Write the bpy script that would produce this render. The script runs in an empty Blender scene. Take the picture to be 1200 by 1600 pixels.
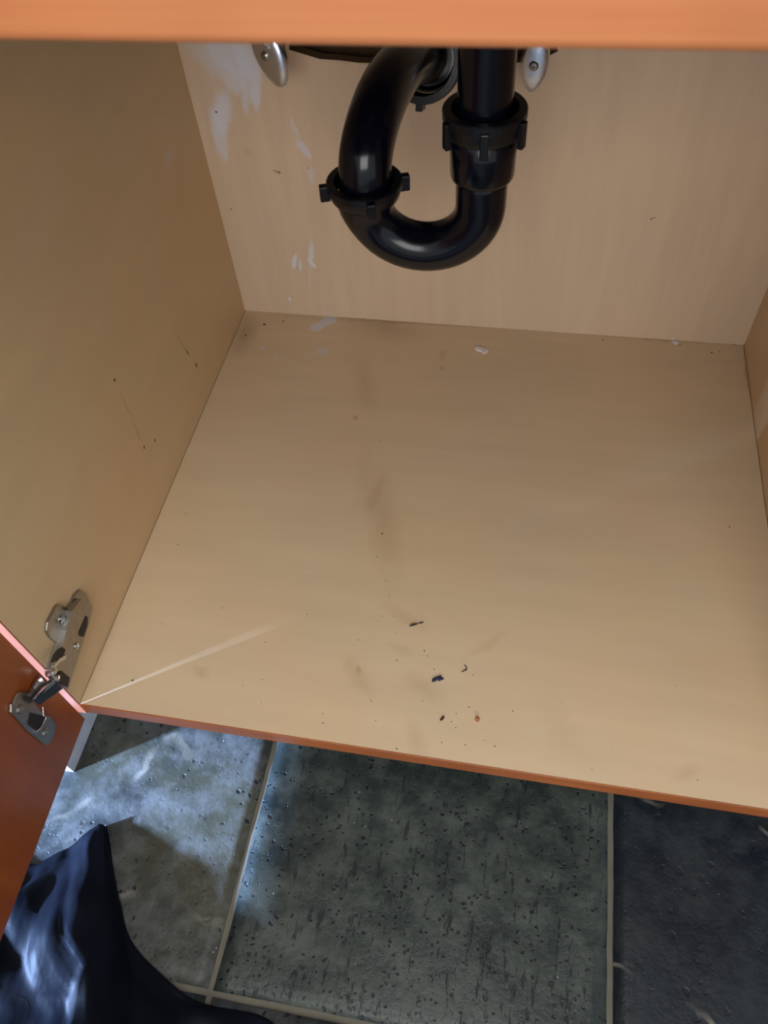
import bpy, bmesh, math, random
from mathutils import Vector, Matrix, noise
random.seed(7)
C = bpy.context.scene.collection
# ---------------------------------------------------------------- camera
CAM = Vector((0.368389, -0.224337, 0.672088))
ROT = Matrix(((0.98310588, -0.10521572, 0.14977477),
              (0.17305883, 0.80080152, -0.57338257),
              (-0.059611, 0.58961562, 0.80548119)))
FPX = 1218.35
cd = bpy.data.cameras.new('camera'); cam = bpy.data.objects.new('camera', cd); C.objects.link(cam)
cam.matrix_world = Matrix.Translation(CAM) @ ROT.to_4x4()
cd.sensor_fit = 'VERTICAL'; cd.sensor_height = 36; cd.sensor_width = 27
cd.lens = FPX / 1600 * 36; cd.clip_start = 0.01
cd.dof.use_dof = True; cd.dof.focus_distance = 0.80; cd.dof.aperture_fstop = 15.5
bpy.context.scene.camera = cam
# ---------------------------------------------------------------- light
vs = bpy.context.scene.view_settings
vs.view_transform = 'Standard'; vs.look = 'None'; vs.gamma = 1; vs.use_curve_mapping = False
vs.exposure = 0.0
w = bpy.data.worlds.new('room_light'); bpy.context.scene.world = w; w.use_nodes = True
w.node_tree.nodes['Background'].inputs[0].default_value = (0.86, 0.93, 1.0, 1)
w.node_tree.nodes['Background'].inputs[1].default_value = 0.80
def area(name, loc, target, sx, sy, power, col):
    l = bpy.data.lights.new(name, 'AREA'); l.shape = 'RECTANGLE'; l.size = sx; l.size_y = sy
    l.energy = power; l.color = col
    o = bpy.data.objects.new(name, l); C.objects.link(o); o.location = loc
    o.rotation_euler = (Vector(target) - Vector(loc)).to_track_quat('-Z', 'Y').to_euler()
    return o
area('ceiling_lamp', (0.42, -0.72, 2.1), (0.36, -0.05, 0.0), 0.8, 1.1, 19, (1.0, 0.97, 0.94))
area('front_fill', (0.55, -2.3, 1.35), (0.32, 0.5, 0.2), 1.5, 1.1, 34, (1.0, 0.96, 0.93))  # added soft fill from the front, brightens the back wall
area('low_side_lamp', (-0.85, -0.57, 0.272), (0.05, 0.0, 0.0), 0.05, 0.07, 185, (0.37, 0.56, 1.0))

# ---------------------------------------------------------------- helpers
W, D = 0.636, 0.56          # inside width and depth of the cabinet
FZ = -0.10                  # level of the slate floor
def on(px, py, ax, v):      # the point of the plane x/y/z = v seen at a place of the photograph (ax 0,1,2)
    d = ROT @ Vector(((px - 600) / FPX, -(py - 800) / FPX, -1))
    return CAM + d * ((v - CAM[ax]) / d[ax])
def obj(name, bm, mat, parent=None, smooth=False):
    me = bpy.data.meshes.new(name)
    bmesh.ops.recalc_face_normals(bm, faces=bm.faces)
    bm.to_mesh(me); bm.free()
    if mat: me.materials.append(mat)
    if smooth:
        for p in me.polygons: p.use_smooth = True
    o = bpy.data.objects.new(name, me); C.objects.link(o)
    if parent:
        o.parent = parent
        bpy.context.view_layer.update()
        o.matrix_parent_inverse = parent.matrix_world.inverted()
    return o
def thing(name, label, cat, loc=(0, 0, 0), group=None):
    o = bpy.data.objects.new(name, None); C.objects.link(o); o.location = loc; o.empty_display_size = .02
    o['label'] = label; o['category'] = cat
    if group: o['group'] = group
    bpy.context.view_layer.update()
    return o
def tag(o, label, cat, group=None):
    o['label'] = label; o['category'] = cat
    if group: o['group'] = group
    return o
def box(bm, x0, x1, y0, y1, z0, z1, bev=0.0, seg=2):
    b = bmesh.new()
    r = bmesh.ops.create_cube(b, size=1)
    for v in b.verts:
        v.co = Vector(((x0 + x1) / 2 + v.co.x * (x1 - x0), (y0 + y1) / 2 + v.co.y * (y1 - y0), (z0 + z1) / 2 + v.co.z * (z1 - z0)))
    if bev: bmesh.ops.bevel(b, geom=list(b.edges), offset=bev, segments=seg, affect='EDGES', profile=.5)
    merge(bm, b); return bm
def merge(bm, b):
    t = bpy.data.meshes.new('t'); b.to_mesh(t); b.free(); bm.from_mesh(t); bpy.data.meshes.remove(t)
def frame(d):
    d = Vector(d).normalized(); a = Vector((0, 0, 1)) if abs(d.z) < .9 else Vector((0, 1, 0))
    u = a.cross(d).normalized(); return u, d.cross(u)
def tube(bm, pts, rad, seg=32, cap=True, inner=None):
    """sweep of rings along pts; rad one value or a list"""
    pts = [Vector(p) for p in pts]; n = len(pts)
    rad = rad if isinstance(rad, (list, tuple)) else [rad] * n
    t0 = (pts[1] - pts[0]).normalized(); u, v = frame(t0); rings = []
    prev = t0
    for i, p in enumerate(pts):
        a = pts[max(i - 1, 0)]; b = pts[min(i + 1, n - 1)]; t = (b - a)
        t = t.normalized() if t.length > 1e-9 else prev
        q = prev.rotation_difference(t); u = q @ u; u = (u - t * u.dot(t)).normalized(); v = t.cross(u); prev = t
        rings.append([bm.verts.new(p + (u * math.cos(2 * math.pi * k / seg) + v * math.sin(2 * math.pi * k / seg)) * rad[i]) for k in range(seg)])
    for A, B in zip(rings, rings[1:]):
        for k in range(seg): bm.faces.new((A[k], A[(k + 1) % seg], B[(k + 1) % seg], B[k]))
    if cap: bm.faces.new(rings[0][::-1]); bm.faces.new(rings[-1])
    return bm
def lathe(bm, p0, axis, prof, seg=40, cap=True):
    """prof = (distance along axis, radius)"""
    p0 = Vector(p0); a = Vector(axis).normalized(); u, v = frame(a); rings = []
    for (h, r) in prof:
        rings.append([bm.verts.new(p0 + a * h + (u * math.cos(2 * math.pi * k / seg) + v * math.sin(2 * math.pi * k / seg)) * r) for k in range(seg)])
    for A, B in zip(rings, rings[1:]):
        for k in range(seg): bm.faces.new((A[k], A[(k + 1) % seg], B[(k + 1) % seg], B[k]))
    if cap: bm.faces.new(rings[0][::-1]); bm.faces.new(rings[-1])
    return bm
def prism(bm, pts, n, th, bev=0):
    """polygon pts (3D, flat) pushed out by th along n"""
    b = bmesh.new(); n = Vector(n).normalized()
    A = [b.verts.new(Vector(p)) for p in pts]; B = [b.verts.new(Vector(p) + n * th) for p in pts]
    b.faces.new(A[::-1]); top = b.faces.new(B)
    for k in range(len(A)): b.faces.new((A[k], A[(k + 1) % len(A)], B[(k + 1) % len(A)], B[k]))
    bmesh.ops.recalc_face_normals(b, faces=b.faces)
    if bev: bmesh.ops.bevel(b, geom=list(top.edges), offset=bev, segments=2, affect='EDGES', profile=.5)
    merge(bm, b); return bm

# ---------------------------------------------------------------- materials
def lin(r, g, b):
    f = lambda c: (c / 255 / 12.92) if c <= 10 else ((c / 255 + .055) / 1.055) ** 2.4
    return (f(r), f(g), f(b), 1)
class M:
    def __init__(s, name):
        s.m = bpy.data.materials.new(name); s.m.use_nodes = True; s.nt = s.m.node_tree
        s.b = s.nt.nodes['Principled BSDF']; s.pos = s.n('ShaderNodeNewGeometry').outputs['Position']
    def n(s, t, **k):
        x = s.nt.nodes.new(t)
        for a, v in k.items(): setattr(x, a, v)
        return x
    def link(s, a, b): s.nt.links.new(a, b)
    def set(s, **k):
        for a, v in k.items(): s.b.inputs[a.replace('_', ' ')].default_value = v
    def noise(s, scale, detail=3, stretch=(1, 1, 1), rough=.5, vec=None, off=0):
        mp = s.n('ShaderNodeMapping'); mp.inputs['Scale'].default_value = stretch; mp.inputs['Location'].default_value = (off, off * .7, off * .3)
        s.link(vec or s.pos, mp.inputs[0])
        t = s.n('ShaderNodeTexNoise'); t.inputs['Scale'].default_value = scale; t.inputs['Detail'].default_value = detail; t.inputs['Roughness'].default_value = rough
        s.link(mp.outputs[0], t.inputs['Vector']); return t.outputs['Fac']
    def voro(s, scale, stretch=(1, 1, 1), feat='F1', vec=None):
        mp = s.n('ShaderNodeMapping'); mp.inputs['Scale'].default_value = stretch; s.link(vec or s.pos, mp.inputs[0])
        t = s.n('ShaderNodeTexVoronoi', feature=feat); t.inputs['Scale'].default_value = scale
        s.link(mp.outputs[0], t.inputs['Vector']); return t
    def rng(s, f, a, b, c=0., d=1.):
        r = s.n('ShaderNodeMapRange'); s.link(f, r.inputs[0])
        for i, v in enumerate((a, b, c, d)): r.inputs[i + 1].default_value = v
        return r.outputs[0]
    def math(s, op, a, b=None):
        x = s.n('ShaderNodeMath', operation=op)
        for i, v in enumerate((a, b)):
            if v is None: continue
            if isinstance(v, (int, float)): x.inputs[i].default_value = v
            else: s.link(v, x.inputs[i])
        return x.outputs[0]
    def mix(s, f, a, b):
        x = s.n('ShaderNodeMix', data_type='RGBA')
        for i, v in ((0, f), (6, a), (7, b)):
            if isinstance(v, (int, float, tuple)): x.inputs[i].default_value = v
            else: s.link(v, x.inputs[i])
        return x.outputs[2]
    def color(s, c): s.link(c, s.b.inputs['Base Color'])
    def bump(s, h, strength=.3, dist=.001, nrm=None):
        x = s.n('ShaderNodeBump'); x.inputs['Strength'].default_value = strength; x.inputs['Distance'].default_value = dist
        s.link(h, x.inputs['Height'])
        if nrm: s.link(nrm, x.inputs['Normal'])
        s.link(x.outputs[0], s.b.inputs['Normal']); return x.outputs[0]
    def wobble(s, scale, amp):
        t = s.n('ShaderNodeTexNoise'); t.inputs['Scale'].default_value = scale; t.inputs['Detail'].default_value = 3; s.link(s.pos, t.inputs['Vector'])
        a = s.n('ShaderNodeVectorMath', operation='SUBTRACT'); s.link(t.outputs['Color'], a.inputs[0]); a.inputs[1].default_value = (.5, .5, .5)
        b = s.n('ShaderNodeVectorMath', operation='SCALE'); s.link(a.outputs[0], b.inputs[0]); b.inputs['Scale'].default_value = amp
        c = s.n('ShaderNodeVectorMath', operation='ADD'); s.link(s.pos, c.inputs[0]); s.link(b.outputs[0], c.inputs[1]); return c.outputs[0]
    def spot(s, vec, ax, loc, ru, rv, ang, soft):
        """soft elliptical stain; ax = normal axis of the panel"""
        mp = s.n('ShaderNodeMapping', vector_type='TEXTURE'); mp.inputs['Location'].default_value = loc
        r = [0, 0, 0]; r[ax] = ang; mp.inputs['Rotation'].default_value = r
        sc = [ru, ru, ru]; o = [i for i in (0, 1, 2) if i != ax]; sc[o[0]] = ru; sc[o[1]] = rv; sc[ax] = 10; mp.inputs['Scale'].default_value = sc
        s.link(vec, mp.inputs[0])
        l = s.n('ShaderNodeVectorMath', operation='LENGTH'); s.link(mp.outputs[0], l.inputs[0])
        return s.rng(l.outputs['Value'], 1 - soft, 1, 1, 0)

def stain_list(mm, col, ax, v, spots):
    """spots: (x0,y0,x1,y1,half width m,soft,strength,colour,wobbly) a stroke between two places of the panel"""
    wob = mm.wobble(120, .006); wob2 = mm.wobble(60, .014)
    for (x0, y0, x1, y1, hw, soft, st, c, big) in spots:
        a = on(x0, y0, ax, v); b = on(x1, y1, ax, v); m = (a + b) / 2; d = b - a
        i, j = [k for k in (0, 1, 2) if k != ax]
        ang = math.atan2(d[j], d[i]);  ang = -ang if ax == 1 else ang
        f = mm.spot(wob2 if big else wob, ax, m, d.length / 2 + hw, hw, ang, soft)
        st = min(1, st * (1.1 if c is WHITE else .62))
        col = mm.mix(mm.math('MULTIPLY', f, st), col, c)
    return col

def melamine(name, base, grain, ax=None, v=0, spots=(), dark=.86, red=.5):
    m = M(name)
    g1 = m.noise(1, 5, grain, .6); g2 = m.noise(7, 2); g3 = m.noise(900, 2)
    d = tuple(c * dark for c in base[:3]) + (1,)
    warm = (base[0] * 1.02, base[1] * .93, base[2] * .84, 1)
    col = m.mix(m.rng(g1, .35, .68), d, base)
    col = m.mix(m.math('MULTIPLY', m.rng(g2, .4, .7), red), col, warm)
    if spots: col = stain_list(m, col, ax, v, spots)
    m.color(col); m.set(Roughness=.47)
    m.link(m.rng(m.noise(30, 3), .3, .7, .42, .56), m.b.inputs['Roughness'])
    m.bump(m.math('ADD', m.math('MULTIPLY', g3, .5), g1), .08, .0004)
    return m.m
TAN = lin(203, 176, 138)
WHITE = lin(196, 196, 205); BROWN = lin(112, 78, 44); DIRT2 = lin(140, 104, 64); GREEN = lin(100, 84, 44); SCUFF = lin(178, 156, 138)
back_spots = [
    (345, 70, 372, 100, .020, .35, .62, WHITE, 1), (352, 110, 375, 140, .013, .4, .55, WHITE, 1), (372, 70, 395, 120, .012, .4, .6, WHITE, 0),
    (385, 75, 395, 150, .014, .3, .5, WHITE, 0), (330, 80, 335, 120, .012, .9, .4, WHITE, 1),
    (352, 150, 346, 205, .011, .45, .5, WHITE, 0),
    (398, 130, 402, 172, .0055, .5, .6, WHITE, 0), (383, 150, 384, 176, .005, .5, .5, WHITE, 0), (300, 75, 345, 90, .016, .8, .35, WHITE, 1),
    (335, 175, 350, 245, .010, .5, .5, WHITE, 0), (345, 150, 340, 210, .013, .6, .45, WHITE, 1), (352, 235, 353, 252, .003, .5, .45, WHITE, 0),
    (450, 178, 470, 222, .0035, .7, .4, WHITE, 0), (466, 222, 484, 245, .006, .5, .55, WHITE, 0), (485, 262, 487, 285, .006, .6, .35, WHITE, 0),
    (462, 398, 458, 418, .0035, .35, .85, WHITE, 0), (468, 405, 470, 425, .0025, .4, .75, WHITE, 0), (487, 378, 485, 415, .0045, .5, .6, WHITE, 0), (484, 405, 492, 418, .003, .4, .85, WHITE, 0),
    (485, 345, 484, 480, .0025, .9, .28, WHITE, 0), (452, 466, 453, 468, .0022, .3, .95, WHITE, 0), (482, 262, 482, 262, .002, .5, .5, BROWN, 0),
    (428, 267, 438, 270, .0022, .6, .8, BROWN, 0), (385, 235, 388, 240, .006, .9, .35, DIRT2, 0), (1050, 530, 1058, 536, .003, .4, .7, WHITE, 0),
    (495, 90, 640, 105, .004, .9, .5, BROWN, 0)]
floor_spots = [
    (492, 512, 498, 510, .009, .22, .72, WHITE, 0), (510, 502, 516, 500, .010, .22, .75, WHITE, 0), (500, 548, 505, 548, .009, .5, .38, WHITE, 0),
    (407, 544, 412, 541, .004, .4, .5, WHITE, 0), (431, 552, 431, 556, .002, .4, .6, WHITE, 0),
    (388, 500, 376, 540, .022, .95, .65, GREEN, 1), (560, 500, 640, 520, .035, .95, .5, BROWN, 1), (560, 560, 580, 640, .018, .95, .3, BROWN, 1),
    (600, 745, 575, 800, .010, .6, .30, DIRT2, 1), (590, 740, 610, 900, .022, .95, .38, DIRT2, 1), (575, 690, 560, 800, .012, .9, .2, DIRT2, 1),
    (555, 652, 556, 654, .004, .6, .5, BROWN, 0), (695, 548, 690, 560, .006, .9, .35, BROWN, 0), (690, 575, 692, 576, .004, .7, .5, BROWN, 0),
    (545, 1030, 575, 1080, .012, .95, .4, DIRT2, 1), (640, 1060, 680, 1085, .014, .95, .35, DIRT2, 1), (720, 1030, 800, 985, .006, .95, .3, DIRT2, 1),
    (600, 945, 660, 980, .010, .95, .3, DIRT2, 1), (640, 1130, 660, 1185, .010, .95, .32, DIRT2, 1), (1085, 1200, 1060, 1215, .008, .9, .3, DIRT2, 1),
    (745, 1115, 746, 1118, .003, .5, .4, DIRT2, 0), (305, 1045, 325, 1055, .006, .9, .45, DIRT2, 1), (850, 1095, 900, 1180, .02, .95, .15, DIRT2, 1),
    (380, 490, 900, 518, .005, .95, .5, BROWN, 1), (900, 520, 1160, 540, .005, .95, .5, BROWN, 1), (1165, 545, 1173, 620, .006, .95, .7, BROWN, 0),  # darker lines along the back and right edges
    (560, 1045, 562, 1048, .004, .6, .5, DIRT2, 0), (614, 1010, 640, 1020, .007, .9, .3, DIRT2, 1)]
left_spots = [
    (258, 258, 268, 240, .006, .8, .45, WHITE, 0), (275, 522, 295, 556, .0012, .7, .75, BROWN, 0), (290, 545, 297, 558, .0016, .5, .9, lin(60, 34, 22), 0), (305, 566, 308, 576, .0018, .5, .95, lin(50, 28, 20), 0),
    (180, 595, 222, 690, .002, .9, .35, BROWN, 0), (210, 665, 224, 695, .003, .9, .35, BROWN, 0), (380, 500, 350, 580, .012, .95, .5, BROWN, 1)]  # last stroke: darker foot of the wall by the back corner
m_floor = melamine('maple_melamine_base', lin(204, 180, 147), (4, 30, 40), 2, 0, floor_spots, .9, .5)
m_back = melamine('maple_melamine_back', lin(196, 172, 146), (60, 60, 6), 1, D, back_spots, .9, .25)
m_left = melamine('maple_melamine_side', lin(203, 174, 134), (40, 5, 20), 0, 0, left_spots, .92, .5)
m_right = melamine('maple_melamine_right', lin(203, 174, 134), (40, 5, 20), 0, W, [], .92, .5)
def cherry(name, a, b, grain, rough=.35):
    m = M(name); g = m.noise(1, 5, grain, .6); g2 = m.noise(10, 3)
    c = m.mix(m.rng(g, .35, .65), a, b); c = m.mix(m.math('MULTIPLY', m.rng(g2, .45, .7), .5), c, tuple(x * .75 for x in a[:3]) + (1,))
    m.color(c); m.set(Roughness=rough); m.bump(g, .1, .0004); return m.m
m_rail = cherry('honey_cherry_rail', lin(194, 118, 72), lin(206, 132, 84), (5, 60, 160), .38)
m_edge = cherry('cherry_edge_banding', lin(146, 80, 40), lin(164, 94, 48), (8, 60, 160), .4)
m_edge2 = cherry('side_cherry_banding', lin(126, 68, 42), lin(136, 76, 50), (60, 60, 12), .4)  # the cherry banding again, colour darkened to offset the side lamp's glare
m_door = cherry('dark_cherry_door', lin(128, 60, 17), lin(148, 74, 22), (60, 22, 5), .36)
def plain(name, col, rough=.5, metal=0, bs=0, sc=200, coat=0, spec=.5):
    m = M(name); g = m.noise(sc, 3)
    c = m.mix(m.rng(g, .35, .65), tuple(x * .88 for x in col[:3]) + (1,), col)
    m.color(c); m.set(Roughness=rough, Metallic=metal); m.b.inputs['Coat Weight'].default_value = coat; m.b.inputs['Specular IOR Level'].default_value = spec
    m.link(m.rng(m.noise(sc * .3, 3), .3, .7, rough * .85, min(1, rough * 1.2)), m.b.inputs['Roughness'])
    if bs: m.bump(g, bs, .0006)
    return m.m
m_abs = plain('black_abs_plastic', (.002, .0025, .006, 1), .17, 0, .05, 60, 0, .34)
m_abs2 = plain('black_nut_plastic', (.0025, .0028, .005, 1), .36, 0, .1, 300, 0, .35)
m_chrome = plain('worn_chrome', (.68, .76, .92, 1), .30, 1, .05, 120)
m_nickel = plain('dull_nickel', (.36, .34, .31, 1), .34, 1, .06, 150)
m_nickel2 = plain('bright_nickel', (.62, .62, .62, 1), .25, 1, .05, 150)
m_darkmetal = plain('dark_recess_metal', (.03, .027, .024, 1), .5, .6)
m_plinth = plain('light_grey_plinth', lin(186, 190, 196), .6, 0, .05, 60)
m_grout = plain('sandy_grey_grout', lin(96, 92, 80), .9, 0, .6, 60)
m_wall = plain('dusty_brown_plaster', lin(96, 72, 48), .9, 0, .4, 120)
m_rawedge = plain('raw_chipboard_edge', lin(104, 76, 46), .95, 0, .9, 500)
m_counter = plain('dark_countertop', lin(70, 66, 62), .4, 0, .1, 90)
m_steel = plain('brushed_steel', (.55, .55, .56, 1), .3, 1, .05, 300)
m_speck = plain('dark_grit', lin(46, 32, 22), .8, 0, .3, 900)
m_navy = plain('navy_scrap', lin(30, 32, 66), .5, 0, .3, 900)
m_orange = plain('amber_crumb', lin(160, 104, 56), .7, 0, .3, 900)
m_white = plain('white_chip', lin(214, 206, 202), .7, 0, .3, 900)

def slate(name, c1, c2, c3, pit, pitscale, stretch, seed, cleft=.5, vein=0, rough=.42, gl=.44):
    m = M(name)
    a = m.noise(9, 5, (1, 1, 1), .6, off=seed); b = m.noise(34, 6, stretch, .65, off=seed + 3); c = m.noise(160, 4, stretch, .6, off=seed)
    col = m.mix(m.rng(a, .38, .62), c1, c2)
    col = m.mix(m.math('MULTIPLY', m.rng(b, .42, .66), .75), col, c3)
    wob = m.wobble(60, .012)
    vo = m.voro(pitscale, (1, 1, .2), vec=wob); vo2 = m.voro(pitscale * 2.3, (1, 1, .2), vec=wob)
    gate = m.rng(m.noise(22, 2, off=seed + 9), gl, gl + .14)
    p1 = m.math('MULTIPLY', m.rng(vo.outputs['Distance'], .17, .24, 1, 0), gate)
    p2 = m.math('MULTIPLY', m.rng(vo2.outputs['Distance'], .13, .22, 1, 0), m.rng(m.noise(31, 2, off=seed + 5), .45, .6))
    pits = m.math('MAXIMUM', p1, m.math('MULTIPLY', p2, .8))
    # short cleft lines running with the stone
    cl = m.rng(m.noise(55, 5, (3.4, .62, 1), .7, off=seed + 1), .585, .66)
    pits2 = m.math('MAXIMUM', m.math('MULTIPLY', pits, pit), m.math('MULTIPLY', cl, cleft))
    col = m.mix(pits2, col, (.004, .005, .009, 1))
    if vein:
        wv = m.n('ShaderNodeTexWave', wave_type='BANDS'); mp = m.n('ShaderNodeMapping'); mp.inputs['Rotation'].default_value = (0, 0, 1.0 + seed * .1)
        m.link(m.pos, mp.inputs[0]); m.link(mp.outputs[0], wv.inputs[0]); wv.inputs['Scale'].default_value = 2.6; wv.inputs['Distortion'].default_value = 9; wv.inputs['Detail'].default_value = 4; wv.inputs['Detail Scale'].default_value = 2.2
        vf = m.math('MULTIPLY', m.rng(wv.outputs['Fac'], .975, 1.0), m.math('MULTIPLY', m.rng(m.noise(14, 2, off=seed), .48, .65), vein))
        col = m.mix(vf, col, lin(150, 142, 128))
    fl = m.rng(m.voro(75).outputs['Distance'], .03, .06, 1, 0)
    fl = m.math('MULTIPLY', fl, m.rng(m.noise(40, 1, off=seed + 2), .58, .62))
    col = m.mix(m.math('MULTIPLY', fl, .8), col, lin(170, 176, 176))
    m.color(col); m.b.inputs['Specular IOR Level'].default_value = .30
    m.link(m.rng(b, .3, .7, rough - .08, rough + .14), m.b.inputs['Roughness'])
    h = m.math('ADD', m.math('MULTIPLY', b, 1.3), m.math('SUBTRACT', m.math('MULTIPLY', c, .35), m.math('MULTIPLY', pits2, .6)))
    m.bump(h, .6, .0014)
    return m.m
SL = [slate('slate_olive_grey', lin(42, 46, 46), lin(60, 60, 48), lin(88, 90, 88), .9, 105, (1, 1, 1), 2, .1, .5),
      slate('slate_green_pitted', lin(31, 38, 38), lin(44, 51, 47), lin(70, 76, 69), .97, 150, (1, 1, 1), 5, .8, 0, .34, .30),
      slate('slate_blue_black', lin(8, 15, 24), lin(18, 26, 32), lin(34, 39, 40), .6, 60, (1, 1, 1), 11, .2, .9)]

# ---------------------------------------------------------------- setting: slate floor
TP, GX, GY, GR = 0.3335, 0.165, -0.197, 0.0054
floor = obj('floor', box(bmesh.new(), -1.2, 1.6, -1.3, 0.62, FZ - .03, FZ - .0022), m_grout); floor['kind'] = 'structure'
def tile_mesh(seed):
    bm = bmesh.new(); n = 26; s = (TP - GR) / 2; g = []
    for j in range(n + 1):
        r = []
        for i in range(n + 1):
            u = -s + 2 * s * i / n; v = -s + 2 * s * j / n
            e = min(s - abs(u), s - abs(v))
            z = .0011 * noise.noise(Vector((u * 14 + seed, v * 14, seed))) + .0006 * noise.noise(Vector((u * 60, v * 60, seed)))
            z = z - (.0008 if e < 1e-6 else 0)
            k = .0007 * noise.noise(Vector((u * 40, v * 40, seed + 4))) if e < 1e-6 else 0
            r.append(bm.verts.new((u + k, v + k, z)))
        g.append(r)
    for j in range(n):
        for i in range(n): bm.faces.new((g[j][i], g[j][i + 1], g[j + 1][i + 1], g[j + 1][i]))
    rim = [g[0][i] for i in range(n + 1)] + [g[j][n] for j in range(1, n + 1)] + [g[n][i] for i in range(n - 1, -1, -1)] + [g[j][0] for j in range(n - 1, 0, -1)]
    low = [bm.verts.new((v.co.x, v.co.y, -.008)) for v in rim]
    for k in range(len(rim)):
        bm.faces.new((rim[k], low[k], low[(k + 1) % len(rim)], rim[(k + 1) % len(rim)]))
    bmesh.ops.recalc_face_normals(bm, faces=bm.faces)
    me = bpy.data.meshes.new('tile'); bm.to_mesh(me); bm.free()
    for p in me.polygons: p.use_smooth = len(p.vertices) == 4 and abs(p.normal.z) > .5
    return me
tms = []
for k in range(3):
    me = tile_mesh(k * 3.1 + 1); me.materials.append(SL[k]); tms.append(me)
for j in range(-3, 3):
    for i in range(-4, 4):
        k = {(-1, 0): 0, (0, 0): 1, (1, 0): 2}.get((i, j), (i * 2 + j * 3) % 3)
        o = bpy.data.objects.new('tile', tms[k]); C.objects.link(o); o.parent = floor
        o.location = (GX + TP * i + TP / 2, GY + TP * j + TP / 2, FZ)
wall = obj('wall_back', box(bmesh.new(), -1.2, 1.6, D + .05, D + .15, FZ - .03, 1.3), m_wall); wall['kind'] = 'structure'

# ---------------------------------------------------------------- sink cabinet
cab = thing('sink_cabinet', 'maple-lined sink cabinet with cherry edges and its door standing open', 'cabinet', (W / 2, D / 2, FZ))
T = .018
base = obj('base_panel', box(bmesh.new(), .0007, W - .0007, .0, D, -T, 0), m_floor, cab)
obj('edge_banding', box(bmesh.new(), .0007, W + .02, -.0013, 0, -T, -.0002, .0004), m_edge, base)
sl = obj('side_panel', box(bmesh.new(), -.016, 0, .0, D + .012, -T - .004, .70, .0004), m_left, cab)
obj('edge_banding', box(bmesh.new(), -.016, 0, -.0013, 0, -T - .004, .70, .0006), m_edge2, sl)
sr = obj('side_panel', box(bmesh.new(), W, W + .016, .0, D + .012, -T, .70, .0004), m_right, cab)
obj('edge_banding', box(bmesh.new(), W, W + .016, -.0013, 0, -T - .004, .70, .0005), m_edge, sr)
# back panel with its ragged pipe opening
bm = bmesh.new()
low = [(452, 78), (470, 84), (500, 92), (530, 95), (560, 98), (600, 99), (650, 101), (700, 104), (760, 102), (810, 98), (840, 93), (858, 88), (872, 80)]
hole = [on(x, y + random.uniform(-1, 1), 1, D) for x, y in low]
cx = (hole[0].x + hole[-1].x) / 2; top = .372
hole += [Vector((.365, D, .352)), Vector((.33, D, .366)), Vector((.24, D, top)), Vector((.15, D, .366)), Vector((.118, D, .352))]
hc = Vector((.24, D, .345)); N = len(hole)
def outer(p):
    d = p - hc; c = []
    for lim, comp in ((-.0 - hc.x, d.x), (W - hc.x, d.x), (0 - hc.z, d.z), (.70 - hc.z, d.z)):
        if comp * lim > 0: c.append(lim / comp)
    t = min(c); return hc + d * t
outs = []; angs = []
for cnr in ((0, 0), (W, 0), (W, .70), (0, .70)):
    angs.append(math.atan2(cnr[1] - hc.z, cnr[0] - hc.x))
ring = [(math.atan2(p.z - hc.z, p.x - hc.x), p, outer(p)) for p in hole]
for a, cnr in zip(angs, ((0, 0), (W, 0), (W, .70), (0, .70))):
    # point of the hole outline in the direction of this corner
    best = None
    d = Vector((math.cos(a), 0, math.sin(a)))
    for k in range(N):
        p, q = hole[k] - hc, hole[(k + 1) % N] - hc
        e = q - p; den = d.x * e.z - d.z * e.x
        if abs(den) < 1e-12: continue
        t = (p.x * e.z - p.z * e.x) / den; s = (p.x * d.z - p.z * d.x) / den
        if t > 0 and -1e-6 <= s <= 1 + 1e-6: best = hc + d * t
    if best: ring.append((a, best, Vector((cnr[0], D, cnr[1]))))
ring.sort(key=lambda r: r[0])
vi = [bm.verts.new(r[1]) for r in ring]; vo_ = [bm.verts.new(r[2]) for r in ring]
vib = [bm.verts.new(r[1] + Vector((0, .012, 0))) for r in ring]; vob = [bm.verts.new(r[2] + Vector((0, .012, 0))) for r in ring]
n = len(ring)
for k in range(n):
    q = (k + 1) % n
    bm.faces.new((vi[k], vi[q], vo_[q], vo_[k])); bm.faces.new((vib[k], vob[k], vob[q], vib[q]))
    f = bm.faces.new((vi[k], vib[k], vib[q], vi[q])); f.material_index = 1
    bm.faces.new((vo_[k], vo_[q], vob[q], vob[k]))
bp = obj('back_panel', bm, m_back, cab); bp.data.materials.append(m_rawedge)
rail = obj('front_rail', box(bmesh.new(), -.016, W + .016, -.019, -.002, .5825, .70, .0035, 4), m_rail, cab, True)
# plinth under the cabinet
obj('plinth_panel', box(box(bmesh.new(), -.048, -.0305, -.037, .45, FZ, -.046), -.048, -.0305, .004, .45, -.046, -.024), m_plinth, cab)
obj('toe_board', box(bmesh.new(), -.0300, W + .02, .075, .090, FZ, -T - .0005), m_plinth, cab)
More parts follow.
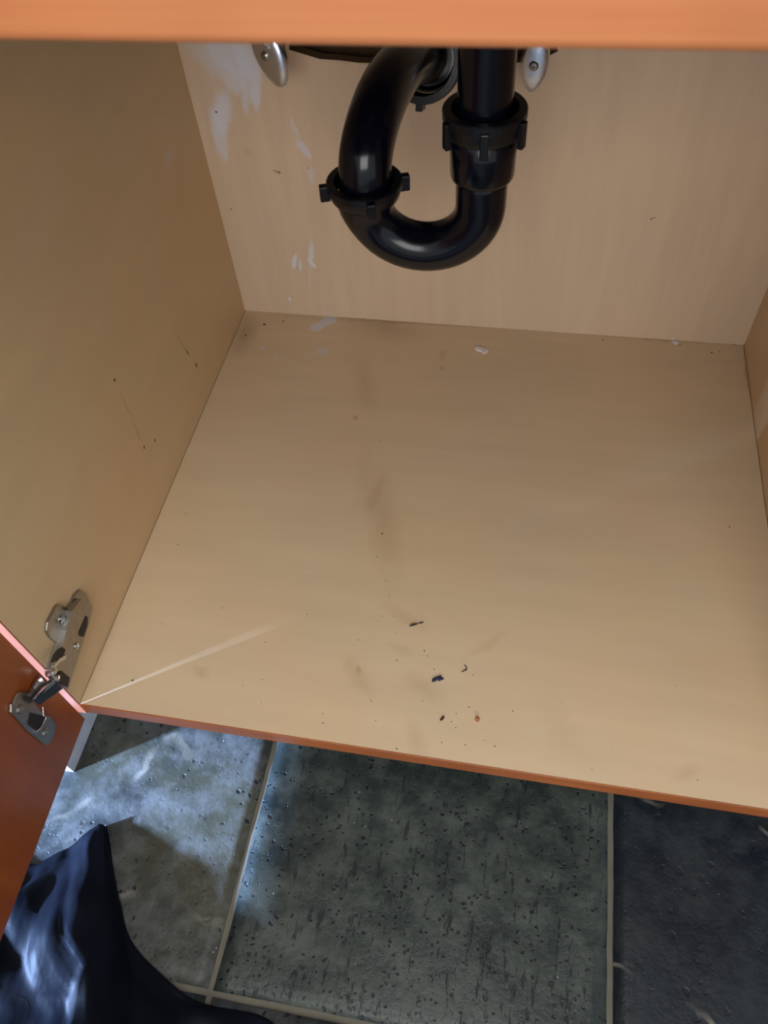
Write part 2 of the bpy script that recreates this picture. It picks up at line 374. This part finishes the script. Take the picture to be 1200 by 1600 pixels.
# specks stuck on the panels
def specks(name, pts, ax, v, mat, parent, nrm):
    bm = bmesh.new()
    for (x, y, rx, ry) in pts:
        c = on(x, y, ax, v); n = Vector(nrm); n_ = 7; ph = random.random() * 6
        u, w_ = frame(n); A = random.random() * 3
        u2 = u * math.cos(A) + w_ * math.sin(A); w2 = n.cross(u2)
        rim = [bm.verts.new(c + n * .0001 + (u2 * math.cos(2 * math.pi * k / n_ + ph) * rx + w2 * math.sin(2 * math.pi * k / n_ + ph) * ry) * random.uniform(.7, 1.2)) for k in range(n_)]
        t = bm.verts.new(c + n * (.0002 + .35 * min(rx, ry)))
        for k in range(n_): bm.faces.new((rim[k], rim[(k + 1) % n_], t))
    o = obj(name, bm, mat, parent); o['kind'] = 'stuff'; return o
FS = [(597, 833), (504, 843), (589, 870), (603, 908), (608, 930), (617, 963), (618, 990), (620, 1032), (678, 1046), (410, 1062), (545, 1035), (580, 1095), (587, 1126), (379, 1071),
      (415, 1003), (253, 975), (348, 950), (278, 851), (290, 803), (541, 803), (690, 1160), (757, 1157), (727, 1164), (773, 1166), (705, 1128), (713, 1115), (733, 1105), (712, 1137), (878, 1097), (801, 1111), (1140, 823), (1055, 1072),
      (925, 1202), (1090, 1219), (955, 1170), (207, 1062), (330, 900), (560, 1000), (597, 963), (663, 1017), (668, 1025), (739, 1055), (505, 1130), (408, 1098), (660, 1095), (480, 960), (870, 880), (1000, 950), (620, 1170), (505, 1115), (594, 690), (640, 800)]
specks('grit', [(x, y, random.uniform(.0004, .0009), random.uniform(.0003, .0007)) for x, y in FS] +
       [(1112, 551, .0016, .0011), (1124, 549, .0012, .0008), (1063, 539, .0010, .0008), (568, 497, .0026, .0012), (413, 507, .0020, .0022), (443, 502, .0013, .0012), (384, 524, .0013, .0012), (597, 834, .0013, .0007), (207, 1063, .0010, .0010), (1148, 538, .0018, .001), (942, 531, .0013, .0008)], 2, 0, m_speck, base, (0, 0, 1))
specks('speck', [(179, 594, .0022, .0014), (225, 699, .0022, .0015), (242, 688, .0022, .0010), (307, 571, .0028, .0012), (293, 550, .0026, .0008), (278, 526, .0010, .0006), (305, 561, .0008, .0006)], 0, 0, m_speck, sl, (1, 0, 0))
specks('speck', [(338, 175, .0013, .0010), (361, 327, .0012, .0009), (436, 269, .0014, .0009), (1018, 342, .0016, .0007), (1022, 340, .0010, .0006)], 1, D, m_speck, bp, (0, -1, 0))
# the open door
HX = -.004
door_ang = math.radians(1.8)
bm = bmesh.new()
prof = [(-.0042, 0), (-.0048, -.0010), (-.0215, -.0195), (-.395, -.0195), (-.395, 0)]   # (y, x) section: outer hinge edge slanted to let the lamp's streak through
for (y, x) in prof: bm.verts.new((x, y, -.029))
bm.verts.ensure_lookup_table(); f = bm.faces.new(bm.verts)
r = bmesh.ops.extrude_face_region(bm, geom=[f]); 
for v in [e for e in r['geom'] if isinstance(e, bmesh.types.BMVert)]: v.co.z = .570
bm.transform(Matrix.Translation((HX, 0, 0)) @ Matrix.Rotation(door_ang, 4, 'Z'))
bmesh.ops.recalc_face_normals(bm, faces=bm.faces)
bmesh.ops.bevel(bm, geom=list(bm.edges), offset=.0008, segments=2, affect='EDGES', profile=.5)
door = obj('door', bm, m_door, cab)
# hinge on the left side panel
def wp(l, x): return [on(a, b, 0, x) for a, b in l]
pl = obj('hinge', prism(bmesh.new(), wp([(122, 921), (131, 926), (139, 945), (120, 975), (104, 1003), (92, 1015), (84, 1003), (74, 995), (69, 985), (71, 972), (84, 947), (90, 944), (104, 951), (113, 930)], .0004), (1, 0, 0), .0022, .0007), m_nickel, cab)
pl['label'] = 'dull nickel concealed hinge on the left side panel'
def yz(pts, x): return [Vector((x, y, z)) for y, z in pts]
bm = bmesh.new()
a1 = wp([(127, 936), (138, 940), (145, 948), (139, 975), (107, 1077), (92, 1066), (84, 1054), (98, 1010), (104, 985), (113, 955)], .0085)
prism(bm, a1, (-1, 0, 0), .0080, 0)
arm = obj('hinge_arm', bm, m_nickel, pl)
obj('slot', prism(bmesh.new(), wp([(134, 962), (137, 965), (136, 978), (130, 995), (124, 994), (123, 988), (130, 972)], .0086), (1, 0, 0), .0004), m_darkmetal, pl)
obj('slot', prism(bmesh.new(), wp([(97, 1011), (102, 1015), (98, 1024), (86, 1033), (78, 1036), (82, 1024), (90, 1014)], .0087), (1, 0, 0), .0005), m_darkmetal, pl)
obj('spring_clip', prism(bmesh.new(), wp([(103, 1022), (101, 1030), (92, 1035), (84, 1044), (80, 1046), (84, 1037), (92, 1028)], .0088), (1, 0, 0), .0012, .0004), m_nickel2, pl)
bm = bmesh.new(); c = on(119, 1009, 0, .0086)
lathe(bm, c, (1, 0, 0), [(0, .0028), (.0008, .0027), (.0011, .0022), (.0004, .0020), (.0003, .0003)], 20); obj('rivet', bm, m_nickel2, pl)
bm = bmesh.new(); c = on(96, 967, 0, .0026)
lathe(bm, c, (1, 0, 0), [(0, .0036), (.0008, .0036), (.0018, .0028), (.0019, .0013), (.0010, .0011), (.0010, .0001)], 20); obj('screw', bm, m_nickel2, pl)
bm = bmesh.new(); c = on(94, 971, 0, .0044)
box(bm, c.x - .0002, c.x + .0003, c.y - .0003, c.y + .0003, c.z - .002, c.z + .002); box(bm, c.x - .0002, c.x + .0003, c.y - .002, c.y + .002, c.z - .0003, c.z + .0003); obj('screw_slot', bm, m_darkmetal, pl)
bm = bmesh.new()
a2 = on(82, 1035, 0, .004); lathe(bm, a2, (0, -.3, -1), [(0, .003), (.004, .0035), (.010, .003)], 12)
a3 = on(76, 1050, 0, .003); lathe(bm, a3, (1, 0, .2), [(0, .0045), (.006, .0042), (.007, .002)], 14)
obj('adjusting_screw', bm, m_nickel2, pl)
# link between arm and cup
A = on(103, 1064, 0, .006); B = on(60, 1093, 0, .000)
bm = bmesh.new()
q = [on(84, 1064, 0, .012), on(98, 1076, 0, .012), on(62, 1102, 0, .004), on(51, 1094, 0, .004)]
nn = (q[1] - q[0]).cross(q[3] - q[0]).normalized(); nn = nn if nn.x > 0 else -nn
prism(bm, q, -nn, .004, 0)
obj('hinge_link', bm, plain('black_link', (.05, .055, .06, 1), .35, .8), pl)
bm = bmesh.new()
q = [on(84, 1063, 0, .0124), on(86, 1067, 0, .0124), on(58, 1090, 0, .0044), on(50, 1093, 0, .0044), on(66, 1075, 0, .0070)]
prism(bm, q, nn, .0006, 0); obj('link_edge', bm, m_nickel2, pl)
bm = bmesh.new()
q = [on(94, 1048, 0, .0095), on(106, 1058, 0, .0095), on(103, 1073, 0, .0095), on(88, 1066, 0, .0095), on(86, 1054, 0, .0095)]
prism(bm, q, (1, 0, 0), .0022, .0005); obj('knuckle', bm, m_darkmetal, pl)
bm = bmesh.new(); tube(bm, [on(77, 1054, 0, .012), on(82, 1060, 0, .0125), on(90, 1062, 0, .012), on(90, 1056, 0, .011)], .0018, 10); obj('pin', bm, m_nickel2, pl)
# cup flange screwed to the door
dn = Matrix.Rotation(door_ang, 3, 'Z') @ Vector((1, 0, 0))
def ond(px, py, off):      # point of the door's inner face
    d = ROT @ Vector(((px - 600) / FPX, -(py - 800) / FPX, -1)); p0 = Vector((HX, 0, 0)) + dn * off
    return CAM + d * ((p0 - CAM).dot(dn) / d.dot(dn))
cup = obj('hinge_cup', prism(bmesh.new(), [ond(*q, .0003) for q in [(28, 1081), (40, 1082), (48, 1088), (52, 1100), (66, 1117), (77, 1120), (84, 1130), (84, 1141), (76, 1162), (68, 1164), (40, 1142), (18, 1117), (13, 1112), (15, 1106), (24, 1084)]], dn, .0016, .0005), m_nickel, door)
obj('cup_recess', prism(bmesh.new(), [ond(*q, .0020) for q in [(47, 1113), (66, 1118), (70, 1122), (61, 1142), (52, 1139), (43, 1131)]], dn, .0003), m_darkmetal, cup)
bm = bmesh.new(); tube(bm, [ond(67, 1104, .003), ond(68, 1118, .003), ond(72, 1122, .003), ond(63, 1138, .003), ond(57, 1143, .003)], .0007, 8); obj('cup_rim', bm, m_nickel2, cup)
bm = bmesh.new(); tube(bm, [ond(46, 1086, .003), ond(52, 1078, .003), ond(60, 1066, .004), ond(66, 1062, .006)], [.002, .003, .004, .0045], 10); obj('cup_arm', bm, m_nickel, cup)
for (x, y) in ((31, 1108), (71, 1144)):
    bm = bmesh.new(); c = ond(x, y, .0019)
    lathe(bm, c, dn, [(0, .0040), (.0006, .0040), (.0014, .0030), (.0014, .0014), (.0007, .0012), (.0007, .0002)], 20); obj('screw', bm, m_nickel2 if y < 0 else m_nickel, cup)
    bm = bmesh.new(); c = ond(x, y, .0032); box(bm, c.x - .0002, c.x + .0003, c.y - .0003, c.y + .0003, c.z - .0022, c.z + .0022); obj('screw_slot', bm, m_nickel2, cup)
bm = bmesh.new(); tube(bm, [ond(17, 1100, .0014), ond(17, 1112, .0014)], .0012, 10); obj('flange_corner', bm, m_nickel2, cup)

# ---------------------------------------------------------------- unseen countertop added above to block overhead light and hold the drain
ct = thing('countertop', 'unseen dark kitchen worktop added over the open sink cabinet', 'countertop', (W / 2, D / 2, .70))
obj('slab', box(bmesh.new(), -.5, W + .5, -.04, D + .05, .7002, .735, .003), m_counter, ct)
obj('drain_flange', lathe(bmesh.new(), (.3285, .30, .688), (0, 0, 1), [(0, .028), (.004, .034), (.0118, .034)]), m_steel, ct)

# ---------------------------------------------------------------- drain trap
YT = .30
trap = thing('drain_trap', 'black plastic U-shaped drain trap hanging under the sink', 'drain pipe', (.328, YT, .28))
tx = .3285
bm = bmesh.new(); tube(bm, [(tx, YT, z) for z in (.6875, .56, .45, .404, .395)], .0186, 40); obj('tailpiece', bm, m_abs, trap, True)
def nut(c, axis, r, h, name, parent, wings=0, ph=0, wz=(.0, .012), wr=.006, n=3):
    bm = bmesh.new(); a = Vector(axis).normalized()
    lathe(bm, c, a, [(-h * .5, r * .80), (-h * .46, r * .90), (-h * .3, r * .93), (h * .10, r * .97), (h * .12, r), (h * .44, r), (h * .5, r * .97), (h * .5, r * .80), (h * .34, r * .78)], 40, False)
    o = obj(name, bm, m_abs2, parent, False)
    for k in range(wings):
        u, v = frame(a); t = 2 * math.pi * k / wings + ph; e = u * math.cos(t) + v * math.sin(t); s = a.cross(e)
        b = bmesh.new(); box(b, -.0015, wr, -.0030, .0030, wz[0], wz[1], .0008)
        b.transform(Matrix.Translation(Vector(c) + e * r * .98) @ Matrix((e, s, a)).transposed().to_4x4())
        obj('nut_wing', b, m_abs2, o)
    return o
jz = .352
nut((tx, YT, .4015), (0, 0, 1), .0285, .017, 'slip_nut', trap, 6, .62, (-.013, .005), .0030)
# J bend: long hub, U, and the left socket
lx = .2418; r = (tx - lx) / 2 - .0005; cxm = (tx + lx) / 2; zc = .345
bm = bmesh.new()
tube(bm, [(tx, YT, z) for z in (.3975, .38, .364, .3615, .360)], [.0232, .0232, .0230, .0222, .0200], 40)
obj('hub', bm, m_abs, trap, True)
bm = bmesh.new(); pts = [(tx, YT, .366), (tx, YT, .355)]
zc = .3385; ru = (tx - lx) / 2
for k in range(0, 25):
    t = math.pi * k / 24; pts.append((cxm + ru * math.cos(t), YT, zc - ru * .90 * math.sin(t)))
pts += [(lx, YT, .341)]
tube(bm, pts, [.0186] * (len(pts) - 6) + [.0189, .0194, .0203, .0214, .0224, .0228], 40); obj('j_bend', bm, m_abs, trap, True)
nut((lx, YT, .3475), (.02, .0, 1), .0285, .013, 'slip_nut', trap, 4, .35, (-.006, .006), .0060)
# riser, elbow and arm into the wall
def bez(a, b, c, d, n):
    a, b, c, d = map(Vector, (a, b, c, d))
    return [a * (1 - t) ** 3 + b * 3 * t * (1 - t) ** 2 + c * 3 * t * t * (1 - t) + d * t ** 3 for t in [k / n for k in range(n + 1)]]
wallp = on(668, 92, 1, .50)
pts = [Vector((lx, YT, .340)), Vector((lx + .0005, YT, .352))] + bez((lx + .001, YT + .001, .360), (lx + .002, YT + .004, .388), (lx + .011, YT + .070, .408), (wallp.x - .002, .455, wallp.z + .020), 24)[0:] + [wallp, wallp + Vector((.001, .03, -.008))]
bm = bmesh.new(); tube(bm, pts, .0196, 40); obj('trap_arm', bm, m_abs, trap, True)
dirw = (pts[-1] - pts[-3]).normalized()
nut(wallp + dirw * -.012, -dirw, .034, .030, 'wall_nut', trap, 5, .9, (-.004, .014), .006)
bm = bmesh.new(); lathe(bm, wallp + dirw * .004, dirw, [(0, .0215), (0, .027), (.05, .027), (.05, .0215)], 36); obj('wall_stub', bm, m_abs, trap, True)

# ---------------------------------------------------------------- two stop valves with oval handles
def valve(name, c, label, tilt, yaw, sy, sx):
    t = thing(name, label, 'valve', (c.x, D, c.z), 'oval-handled stop valves on the back panel')
    rot = Matrix.Rotation(yaw, 4, 'Z') @ Matrix.Rotation(tilt, 4, 'Y')
    bm = bmesh.new(); n = 40          # oval dished handle, its axis towards the camera (-y)
    prof = [(.0030, .90), (.0, 1.0), (-.0020, 1.0), (-.0052, .93), (-.0072, .72), (-.0080, .40), (-.0082, .22)]
    rings = []
    for (y, s) in prof:
        rings.append([bm.verts.new((math.cos(2 * math.pi * k / n) * sx * s * (1 - .22 * max(0, -math.sin(2 * math.pi * k / n)) ** 2), y, math.sin(2 * math.pi * k / n) * sy * s)) for k in range(n)])
    for P, Q in zip(rings, rings[1:]):
        for k in range(n): bm.faces.new((P[k], P[(k + 1) % n], Q[(k + 1) % n], Q[k]))
    bm.faces.new(rings[0]); bm.faces.new(rings[-1][::-1])
    M4 = Matrix.Translation(c) @ rot
    bm.transform(M4); h = obj('oval_handle', bm, m_chrome, t, True)
    bm = bmesh.new(); lathe(bm, (0, -.0078, 0), (0, -1, 0), [(0, .0042), (.0012, .0042), (.0024, .0030), (.0026, .0016), (.0014, .0012), (.0014, .0002)], 20); bm.transform(M4)
    obj('handle_screw', bm, m_nickel, h)
    bm = bmesh.new()                  # small raised illegible marks beside the screw
    for k in range(6):
        z = .012 - k * .0020 + sy * .1; box(bm, sx * .38, sx * .38 + .0035 - (k % 2) * .001, -.0079, -.0066, z - .0004, z + .0004)
    for k in range(3): box(bm, sx * .30 + k * .0018, sx * .30 + .0004 + k * .0018, -.0080, -.0066, sy * .1 + .0015, sy * .1 + .011)
    bm.transform(M4); obj('raised_mark', bm, m_chrome, h)
    e = M4 @ Vector((0, .004, 0)); wl = Vector((c.x, D - .030, c.z + .002))
    bm = bmesh.new(); lathe(bm, e, wl - e, [(0, .0055), (.006, .0055), (.006, .009), (.014, .009), ((wl - e).length, .009)], 20); obj('stem', bm, m_chrome, t)
    bm = bmesh.new(); tube(bm, [(c.x, D - .034, c.z + .002), (c.x, D - .034, c.z + .045)], .0085, 20); lathe(bm, (c.x, D - .034, c.z + .034), (0, 0, 1), [(0, .011), (.014, .011), (.015, .008)], 6)
    tube(bm, [(c.x, D - .03, c.z + .002), (c.x, D + .05, c.z + .002)], .0078, 20)
    obj('valve_body', bm, m_chrome, t)
    bm = bmesh.new(); tube(bm, bez((c.x, D - .034, c.z + .045), (c.x, D - .034, c.z + .14), (c.x * .6 + .12, .40, .45), (c.x * .6 + .12, .46, .698), 16), .0045, 12); obj('supply_hose', bm, m_nickel, t, True)
    return t
vl = on(423, 82, 1, .505); vr = on(836, 96, 1, .505)
valve('stop_valve', vl, 'silver oval-handled stop valve left of the black drain pipe', math.radians(-20), math.radians(-26), .0300, .0185)
valve('stop_valve', vr, 'silver oval-handled stop valve right of the black drain pipe', math.radians(2), math.radians(-4), .0255, .0125)

# ---------------------------------------------------------------- bits lying on the base panel
def blob(name, outline, h, mat, label, cat='debris', group=None):
    bm = bmesh.new(); P = [on(x, y, 2, .0002) for x, y in outline]; c = sum(P, Vector()) / len(P)
    lo = [bm.verts.new(p) for p in P]; mid = [bm.verts.new(c + (p - c) * .82 + Vector((0, 0, h * random.uniform(.5, .9)))) for p in P]
    t = bm.verts.new(c + Vector((0, 0, h)))
    for k in range(len(P)):
        q = (k + 1) % len(P); bm.faces.new((lo[k], lo[q], mid[q], mid[k])); bm.faces.new((mid[k], mid[q], t))
    bm.faces.new(lo[::-1])
    return tag(obj(name, bm, mat), label, cat, group)
blob('plastic_scrap', [(675, 1061), (678, 1059), (684, 1057), (689, 1055), (690, 1058), (694, 1060), (692, 1063), (689, 1062), (688, 1065), (684, 1063), (680, 1065), (675, 1066)], .0025, m_navy, 'torn dark navy plastic scrap, largest bit on the cabinet base', 'scrap')
blob('brown_stub', [(687, 1125), (691, 1119), (694, 1119), (695, 1121), (691, 1126), (688, 1126)], .0018, m_speck, 'short dark brown stub nearest the cabinet base front edge')
blob('amber_crumb', [(743, 1120), (747, 1119), (750, 1123), (748, 1128), (744, 1128), (742, 1124)], .0018, m_orange, 'round amber crumb right of the dark brown stub', 'crumb')
blob('white_chip', [(741, 545), (744, 541), (751, 541), (760, 544), (764, 547), (761, 551), (756, 554), (752, 550), (746, 549)], .002, m_white, 'white plaster chip on the base below the drain trap', 'chip')
blob('white_chip', [(1049, 533), (1055, 531), (1061, 536), (1056, 539), (1052, 537)], .002, m_white, 'tiny white plaster chip by the back right corner', 'chip')
def twig(name, P, r, label):
    bm = bmesh.new(); pts = [on(x, y, 2, r[i] * .9) for i, (x, y) in enumerate(P)]; tube(bm, pts, r, 7)
    return tag(obj(name, bm, m_speck), label, 'debris')
twig('dark_twig', [(640, 978), (645, 976), (650, 975), (654, 974), (658, 973), (662, 972)], [.0007, .0012, .0008, .0004, .0008, .0003], 'thin straight dark twig above the navy plastic scrap')
twig('curled_twig', [(721, 1050), (725, 1048), (729, 1046), (729, 1043), (726, 1039)], [.0003, .0006, .0007, .0004, .0005], 'small curled dark twig right of the navy plastic scrap')

# ---------------------------------------------------------------- black bag on the floor
mb = M('black_bag_plastic'); mb.set(Roughness=.48); mb.b.inputs['Specular IOR Level'].default_value = .06
mb.color(mb.mix(mb.rng(mb.noise(20, 3), .4, .6), (.003, .004, .007, 1), (.0045, .006, .010, 1)))
wv = mb.noise(22, 3, (1, .45, .6), .5); wv2 = mb.noise(70, 2, (1, .5, 1), .5)
mb.bump(mb.math('ADD', wv, mb.math('MULTIPLY', wv2, .3)), .42, .006)
def bp3(x, y, z): return on(x, y, 2, z)
Z = FZ
# stations from the back (near the cabinet) to the front; columns from the far left foot over the ridge to the right foot
rows = [
    [bp3(40, 1366, Z + .001), bp3(75, 1338, Z + .008), bp3(112, 1309, Z + .014), bp3(150, 1285, Z + .017), bp3(162, 1288, Z + .012), bp3(168, 1300, Z + .002), bp3(170, 1303, Z + .001)],
    [Vector((-.08, -.095, Z + .002)), bp3(15, 1400, Z + .020), bp3(88, 1345, Z + .024), bp3(128, 1335, Z + .026), bp3(160, 1330, Z + .022), bp3(172, 1345, Z + .006), bp3(176, 1352, Z + .001)],
    [Vector((-.13, -.150, Z + .002)), Vector((-.05, -.155, Z + .032)), bp3(55, 1415, Z + .038), bp3(104, 1395, Z + .041), bp3(160, 1390, Z + .028), bp3(182, 1400, Z + .008), bp3(186, 1405, Z + .001)],
    [Vector((-.15, -.190, Z + .002)), Vector((-.06, -.190, Z + .040)), bp3(40, 1475, Z + .046), bp3(104, 1440, Z + .048), bp3(165, 1450, Z + .030), bp3(192, 1455, Z + .010), bp3(204, 1468, Z + .001)],
    [Vector((-.16, -.230, Z + .002)), Vector((-.07, -.225, Z + .046)), bp3(45, 1540, Z + .046), bp3(128, 1510, Z + .055), bp3(180, 1510, Z + .034), bp3(215, 1510, Z + .012), bp3(255, 1525, Z + .001)],
    [Vector((-.16, -.270, Z + .002)), Vector((-.06, -.265, Z + .05)), bp3(60, 1600, Z + .040), bp3(138, 1570, Z + .058), bp3(195, 1570, Z + .036), bp3(240, 1560, Z + .014), bp3(312, 1566, Z + .001)],
    [Vector((-.15, -.320, Z + .002)), Vector((-.05, -.310, Z + .05)), Vector((.03, -.290, Z + .05)), bp3(145, 1640, Z + .060), bp3(215, 1640, Z + .036), bp3(300, 1600, Z + .020), bp3(425, 1597, Z + .001)],
    [Vector((-.12, -.360, Z + .002)), Vector((-.04, -.350, Z + .03)), Vector((.03, -.345, Z + .035)), Vector((.08, -.335, Z + .04)), Vector((.14, -.32, Z + .03)), Vector((.20, -.29, Z + .016)), Vector((.25, -.25, Z + .001))],
    [Vector((-.08, -.385, Z + .001)), Vector((-.03, -.385, Z + .002)), Vector((.03, -.385, Z + .002)), Vector((.09, -.38, Z + .002)), Vector((.15, -.36, Z + .002)), Vector((.21, -.33, Z + .001)), Vector((.26, -.29, Z + .001))]]
bm = bmesh.new(); n = 9
def cr(a, b, c, d, t): return 0.5 * ((2 * b) + (c - a) * t + (2 * a - 5 * b + 4 * c - d) * t * t + (3 * b - a - 3 * c + d) * t ** 3)
def row_at(j, t):
    R = [rows[max(0, min(len(rows) - 1, j + k))] for k in (-1, 0, 1, 2)]
    return [cr(R[0][i], R[1][i], R[2][i], R[3][i], t) for i in range(7)]
grid = []
for jj in range((len(rows) - 1) * n + 1):
    j, t = divmod(jj, n); t /= n
    if j == len(rows) - 1: j, t = j - 1, 1.0
    R = row_at(j, t); g = []
    for ii in range(6 * n + 1):
        i, s = divmod(ii, n); s /= n
        if i == 6: i, s = 5, 1.0
        q = [R[max(0, min(6, i + k))] for k in (-1, 0, 1, 2)]
        # creased ridge: blend of straight and smooth runs
        p = cr(*q, s) * .45 + (q[1] * (1 - s) + q[2] * s) * .55
        hgt = p.z - Z
        v1 = noise.voronoi(Vector((p.x * 26 + p.y * 8, p.y * 13, 1.7)))[0]; v2 = noise.voronoi(Vector((p.x * 60 + p.y * 30, p.y * 26, 4.2)))[0]; cr1 = .9 * v1[0]; cr2 = .9 * v2[0]
        k = min(1, hgt / .02)
        edge = min(1, min(ii, 6 * n - ii) / 3)
        p = p + Vector((noise.noise(p * 30) * .004 * k, noise.noise(p * 30 + Vector((9, 9, 9))) * .004 * k, (-.026 * cr1 - .005 * cr2 + .006) * k * edge))
        p.z = max(p.z, Z + .0012)
        g.append(bm.verts.new(p))
    grid.append(g)
for A_, B_ in zip(grid, grid[1:]):
    for k in range(len(A_) - 1):
        try: bm.faces.new((A_[k], A_[k + 1], B_[k + 1], B_[k]))
        except ValueError: pass
# underside so that the bag is a closed body
rim = [g[0] for g in grid] + grid[-1][1:] + [g[-1] for g in grid[::-1]][1:] + grid[0][-2:0:-1]
lowv = [bm.verts.new((v.co.x, v.co.y, Z + .0003)) for v in rim]
for k in range(len(rim)): bm.faces.new((rim[k], rim[(k + 1) % len(rim)], lowv[(k + 1) % len(rim)], lowv[k]))
cv = bm.verts.new((.04, -.24, Z + .0003))
for k in range(len(rim)): bm.faces.new((lowv[k], lowv[(k + 1) % len(rim)], cv))
tag(obj('bin_bag', bm, mb.m, None, True), 'black plastic bin bag slumped on the slate floor below the open door', 'bag')
